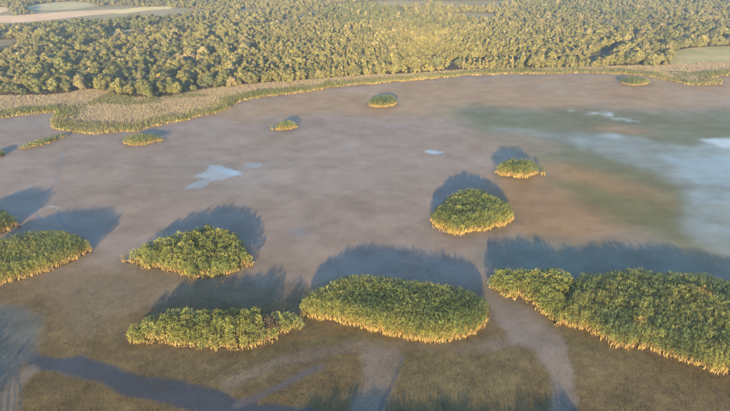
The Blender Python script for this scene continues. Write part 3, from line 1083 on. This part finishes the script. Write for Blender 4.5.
plant(2.75, ROUND, zone_a, 110, 420, 901, tint_scrub, .80, .42, 1.2)
plant(1.75, list(OVAL) * 5 + list(ROUND), zone_b, 130, 420, 902, tint_gold, .92, .5, 1.0)
plant(2.5, list(TALL) + list(ROUND) * 2, zone_c, 220, 760, 903, tint_far, .9, .35, .78)

# the clearly marked single trees
gx, gy = at(163, 84)
trees.append((gx, gy - 2, 3, 1.05, .4, np.array([.30, .25, .06])))
for (px, py, vv, s_) in ((190, 66, 5, 1.1), (180, 64, 1, 1.0), (232, 88, 7, .9)):
    gx, gy = at(px, py)
    trees.append((gx, gy, vv, s_, 1.1, np.array([.225, .205, .13])))
for k, (px, py) in enumerate(((665, 49), (640, 51), (700, 45.5), (716, 45), (688, 45.5))):
    gx, gy = at(px, py)
    trees.append((gx, gy, k, .9, k, np.array([.22, .19, .07]) if k % 2 == 0 else np.array([.20, .18, .10])))
trees.sort(key=lambda t: t[1] ** 2 + t[0] ** 2)

# single trees: the 300 that show largest; the others form one wood
SINGLE, REST = [], []
special = [t for t in trees if t[5][0] > .29]
for t in trees:
    u, v = to_px(t[0], t[1])
    if len(SINGLE) < 300 and -12 < u < 742 and v < 150 and (t[2] in ROUND or t[2] in TALL or len(SINGLE) < 300):
        SINGLE.append(t)
    else:
        REST.append(t)

crown_me, trunk_me = {}, {}
for k, (form, (tv, tf, lv, lf, tone)) in enumerate(VARIANTS):
    crown_me[k] = np_mesh('crown', lv, lf, tone)
    crown_me[k].materials.append(M_LEAF)
    trunk_me[k] = np_mesh('trunk', tv, tf)
    trunk_me[k].materials.append(M_BARK)


def tree_label(t):
    u, v = to_px(t[0], t[1])
    row = 'front row' if t[1] < frontier(np.array([t[0]]))[0] + 6 else ('second rows' if t[1] < frontier(np.array([t[0]]))[0] + 16 else 'deeper rows')
    where = ('above far left reeds' if u < 60 else 'above peninsula left half' if u < 130 else
             'above peninsula right half' if u < 236 else 'right of the peninsula' if u < 330 else
             'above small oblong island' if u < 420 else 'above straight reed belt' if u < 612 else 'by upper right meadow')
    form = 'round' if t[2] in ROUND else 'slim' if t[2] in OVAL else 'tall'
    lum = t[5].sum()
    tone = 'dark green' if lum < .26 else 'olive' if lum < .36 else 'golden' if lum < .5 else 'pale'
    size = 'big' if t[3] > 1.1 else 'small' if t[3] < .88 else 'middling'
    return f'{size} {tone} {form} tree in wood {row}, {where}'


for t in SINGLE:
    root = empty('willow_tree' if t[2] in ROUND else 'slim_tree', (t[0], t[1], .12))
    root.rotation_euler = (0, 0, t[4])
    root.scale = (t[3], t[3], t[3] * random.uniform(.88, 1.12))
    if t[5][0] > .29:
        tag(root, 'single bright yellow tree in the wood above the pale reed peninsula', 'tree')
    else:
        lb = tree_label(t)
        tag(root, lb, 'tree', 'trees: ' + lb)
    c = bpy.data.objects.new('crown', crown_me[t[2]])
    c.color = (*t[5], 1)
    c.parent = root
    COL.objects.link(c)
    c = bpy.data.objects.new('trunk', trunk_me[t[2]])
    c.parent = root
    COL.objects.link(c)

# the rest of the wood: one object of scattered trees
src = bpy.data.collections.new('wood_sources')
for k, (form, (tv, tf, lv, lf, tone)) in enumerate(VARIANTS):
    me = bpy.data.meshes.new('wood_tree')
    v = np.vstack([lv, tv])
    f = [tuple(q) for q in lf.tolist()] + [tuple(q) for q in (tf + len(lv)).tolist()]
    me.from_pydata(v.tolist(), [], f)
    me.materials.append(M_LEAF_FAR)
    me.materials.append(M_BARK)
    mi = np.zeros(len(f), np.int32)
    mi[len(lf):] = 1
    me.polygons.foreach_set('material_index', mi)
    a = me.color_attributes.new('tone', 'FLOAT_COLOR', 'POINT')
    a.data.foreach_set('color', np.c_[np.vstack([tone, np.ones((len(tv), 3))]), np.ones(len(v))].astype(np.float32).ravel())
    o = bpy.data.objects.new('wood_tree_%02d' % k, me)
    src.objects.link(o)

pm = bpy.data.meshes.new('woodland')
n = len(REST)
pm.vertices.add(n)
pm.vertices.foreach_set('co', np.array([(t[0], t[1], .1) for t in REST], np.float32).ravel())
for nm, ty, key, arr in (('pick', 'INT', 'value', np.array([t[2] for t in REST], np.int32)),
                         ('size', 'FLOAT', 'value', np.array([t[3] for t in REST], np.float32)),
                         ('turn', 'FLOAT', 'value', np.array([t[4] for t in REST], np.float32)),
                         ('tint', 'FLOAT_COLOR', 'color', np.array([(*t[5], 1) for t in REST], np.float32).ravel())):
    a = pm.attributes.new(nm, ty, 'POINT')
    a.data.foreach_set(key, arr)
pm.update()
wood = link('woodland', pm, None)
tag(wood, 'mixed olive and golden wood stretching behind the lake to the horizon', 'woodland', kind='stuff')
ng = bpy.data.node_groups.new('scatter_wood', 'GeometryNodeTree')
ng.interface.new_socket('Geometry', in_out='INPUT', socket_type='NodeSocketGeometry')
ng.interface.new_socket('Geometry', in_out='OUTPUT', socket_type='NodeSocketGeometry')
N = ng.nodes.new
gi, go = N('NodeGroupInput'), N('NodeGroupOutput')
ci = N('GeometryNodeCollectionInfo')
ci.inputs['Collection'].default_value = src
ci.inputs['Separate Children'].default_value = True
ci.inputs['Reset Children'].default_value = True
iop = N('GeometryNodeInstanceOnPoints')
iop.inputs['Pick Instance'].default_value = True


def named(nm, ty):
    q = N('GeometryNodeInputNamedAttribute')
    q.data_type = ty
    q.inputs['Name'].default_value = nm
    return q


L_ = ng.links.new
L_(gi.outputs[0], iop.inputs['Points'])
L_(ci.outputs[0], iop.inputs['Instance'])
L_(named('pick', 'INT').outputs['Attribute'], iop.inputs['Instance Index'])
cx = N('ShaderNodeCombineXYZ')
L_(named('turn', 'FLOAT').outputs['Attribute'], cx.inputs['Z'])
L_(cx.outputs[0], iop.inputs['Rotation'])
L_(named('size', 'FLOAT').outputs['Attribute'], iop.inputs['Scale'])
L_(iop.outputs[0], go.inputs[0])
md = wood.modifiers.new('scatter', 'NODES')
md.node_group = ng

# ------------------------------------------------------------------ low weed on the near mud
r = np.random.default_rng(77)
k = r.random(len(BX)) < np.clip(BWEED, 0, 1) * 1.0
k &= (BY < 100)
wx_, wy_ = BX[k], BY[k]
rep = np.full(len(wx_), 2)
i = np.repeat(np.arange(len(wx_)), rep)
m_ = len(i)
b = np.c_[wx_[i] + r.normal(0, .14, m_), wy_[i] + r.normal(0, .14, m_), np.full(m_, .0)]
ok = np.ones(m_, bool)
for p in ISLAND_POLYS:
    ok &= ~inside(b[:, 0], b[:, 1], p)
b = b[ok]
m_ = len(b)
az = r.uniform(0, 6.283, m_)
hh = r.uniform(.03, .10, m_)
t = b + np.c_[r.normal(0, .07, (m_, 2)), hh]
wc = np.array([.066, .054, .022]) * r.uniform(.75, 1.25, (m_, 1)) * np.c_[r.uniform(.9, 1.1, m_), r.uniform(.9, 1.12, m_), r.uniform(.7, 1.2, m_)]
v, f, c = blades(b, t, r.uniform(.05, .12, m_), np.c_[np.cos(az), np.sin(az), np.zeros(m_)], wc, wc)
tag(link('marsh_weed', np_mesh('marsh_weed', v, f, c), M_DRY), 'low brown weed covering the near mud', 'weed', kind='stuff')
print('reed weed strips', m_, 'trees', len(trees))


# ------------------------------------------------------------------ dead branches in the gap of the lower left island
def dead_shrub(px, py, seed, label, h=2.0):
    gx, gy = at(px, py)
    root = empty('dead_shrub', (gx, gy, 0))
    tag(root, label, 'shrub', 'dead shrubs in the gap of the lower left island')
    r = np.random.default_rng(seed)
    for q in range(7):
        a = r.uniform(0, 6.283)
        p = np.array([0, 0, -.05])
        d = np.array([math.cos(a) * .45, math.sin(a) * .45, 1.0])
        V, F, nv = [], [], 0
        rad = .05
        for s_ in range(4):
            e = p + d / np.linalg.norm(d) * h / 4 * r.uniform(.8, 1.2)
            tv, tf = tube(p, e, rad, rad * .7, 5)
            V.append(tv); F.append(tf + nv); nv += len(tv)
            for w_ in range(2):
                tw = e + r.normal(0, .35, 3) + np.array([0, 0, .2])
                tv, tf = tube(e, tw, rad * .45, rad * .2, 4)
                V.append(tv); F.append(tf + nv); nv += len(tv)
            p, rad = e, rad * .7
            d = d + r.normal(0, .3, 3)
        link('branch', np_mesh('branch', np.vstack(V), np.vstack(F)), M_DEADWOOD, root)


dead_shrub(265, 341, 1, 'bare brown dead shrub at the front of the dark island gap')
dead_shrub(272, 330, 2, 'bare brown dead shrub in the middle of the dark island gap', 2.3)
dead_shrub(279, 332, 3, 'bare brown dead shrub at the right side of the dark island gap', 1.8)

# ------------------------------------------------------------------ haze
hz = bpy.data.meshes.new('haze')
x0, x1, y0, y1, z0, z1 = -1600, 1600, -120, 1650, -1.5, 56
vv = [(x, y, z) for x in (x0, x1) for y in (y0, y1) for z in (z0, z1)]
hz.from_pydata(vv, [], [(0, 1, 3, 2), (4, 6, 7, 5), (0, 4, 5, 1), (2, 3, 7, 6), (0, 2, 6, 4), (1, 5, 7, 3)])
ho = bpy.data.objects.new('haze', hz)
COL.objects.link(ho)
ho['kind'] = 'stuff'
ho['label'] = 'thin pale evening haze over lake and wood'
m = bpy.data.materials.new('haze_air')
m.use_nodes = True
nt = m.node_tree
nt.nodes.clear()
out = nt.nodes.new('ShaderNodeOutputMaterial')
pv = nt.nodes.new('ShaderNodeVolumePrincipled')
pv.inputs['Color'].default_value = (.80, .90, 1.0, 1)
pv.inputs['Density'].default_value = .0006
pv.inputs['Anisotropy'].default_value = 0.5
nt.links.new(pv.outputs[0], out.inputs['Volume'])
hz.materials.append(m)
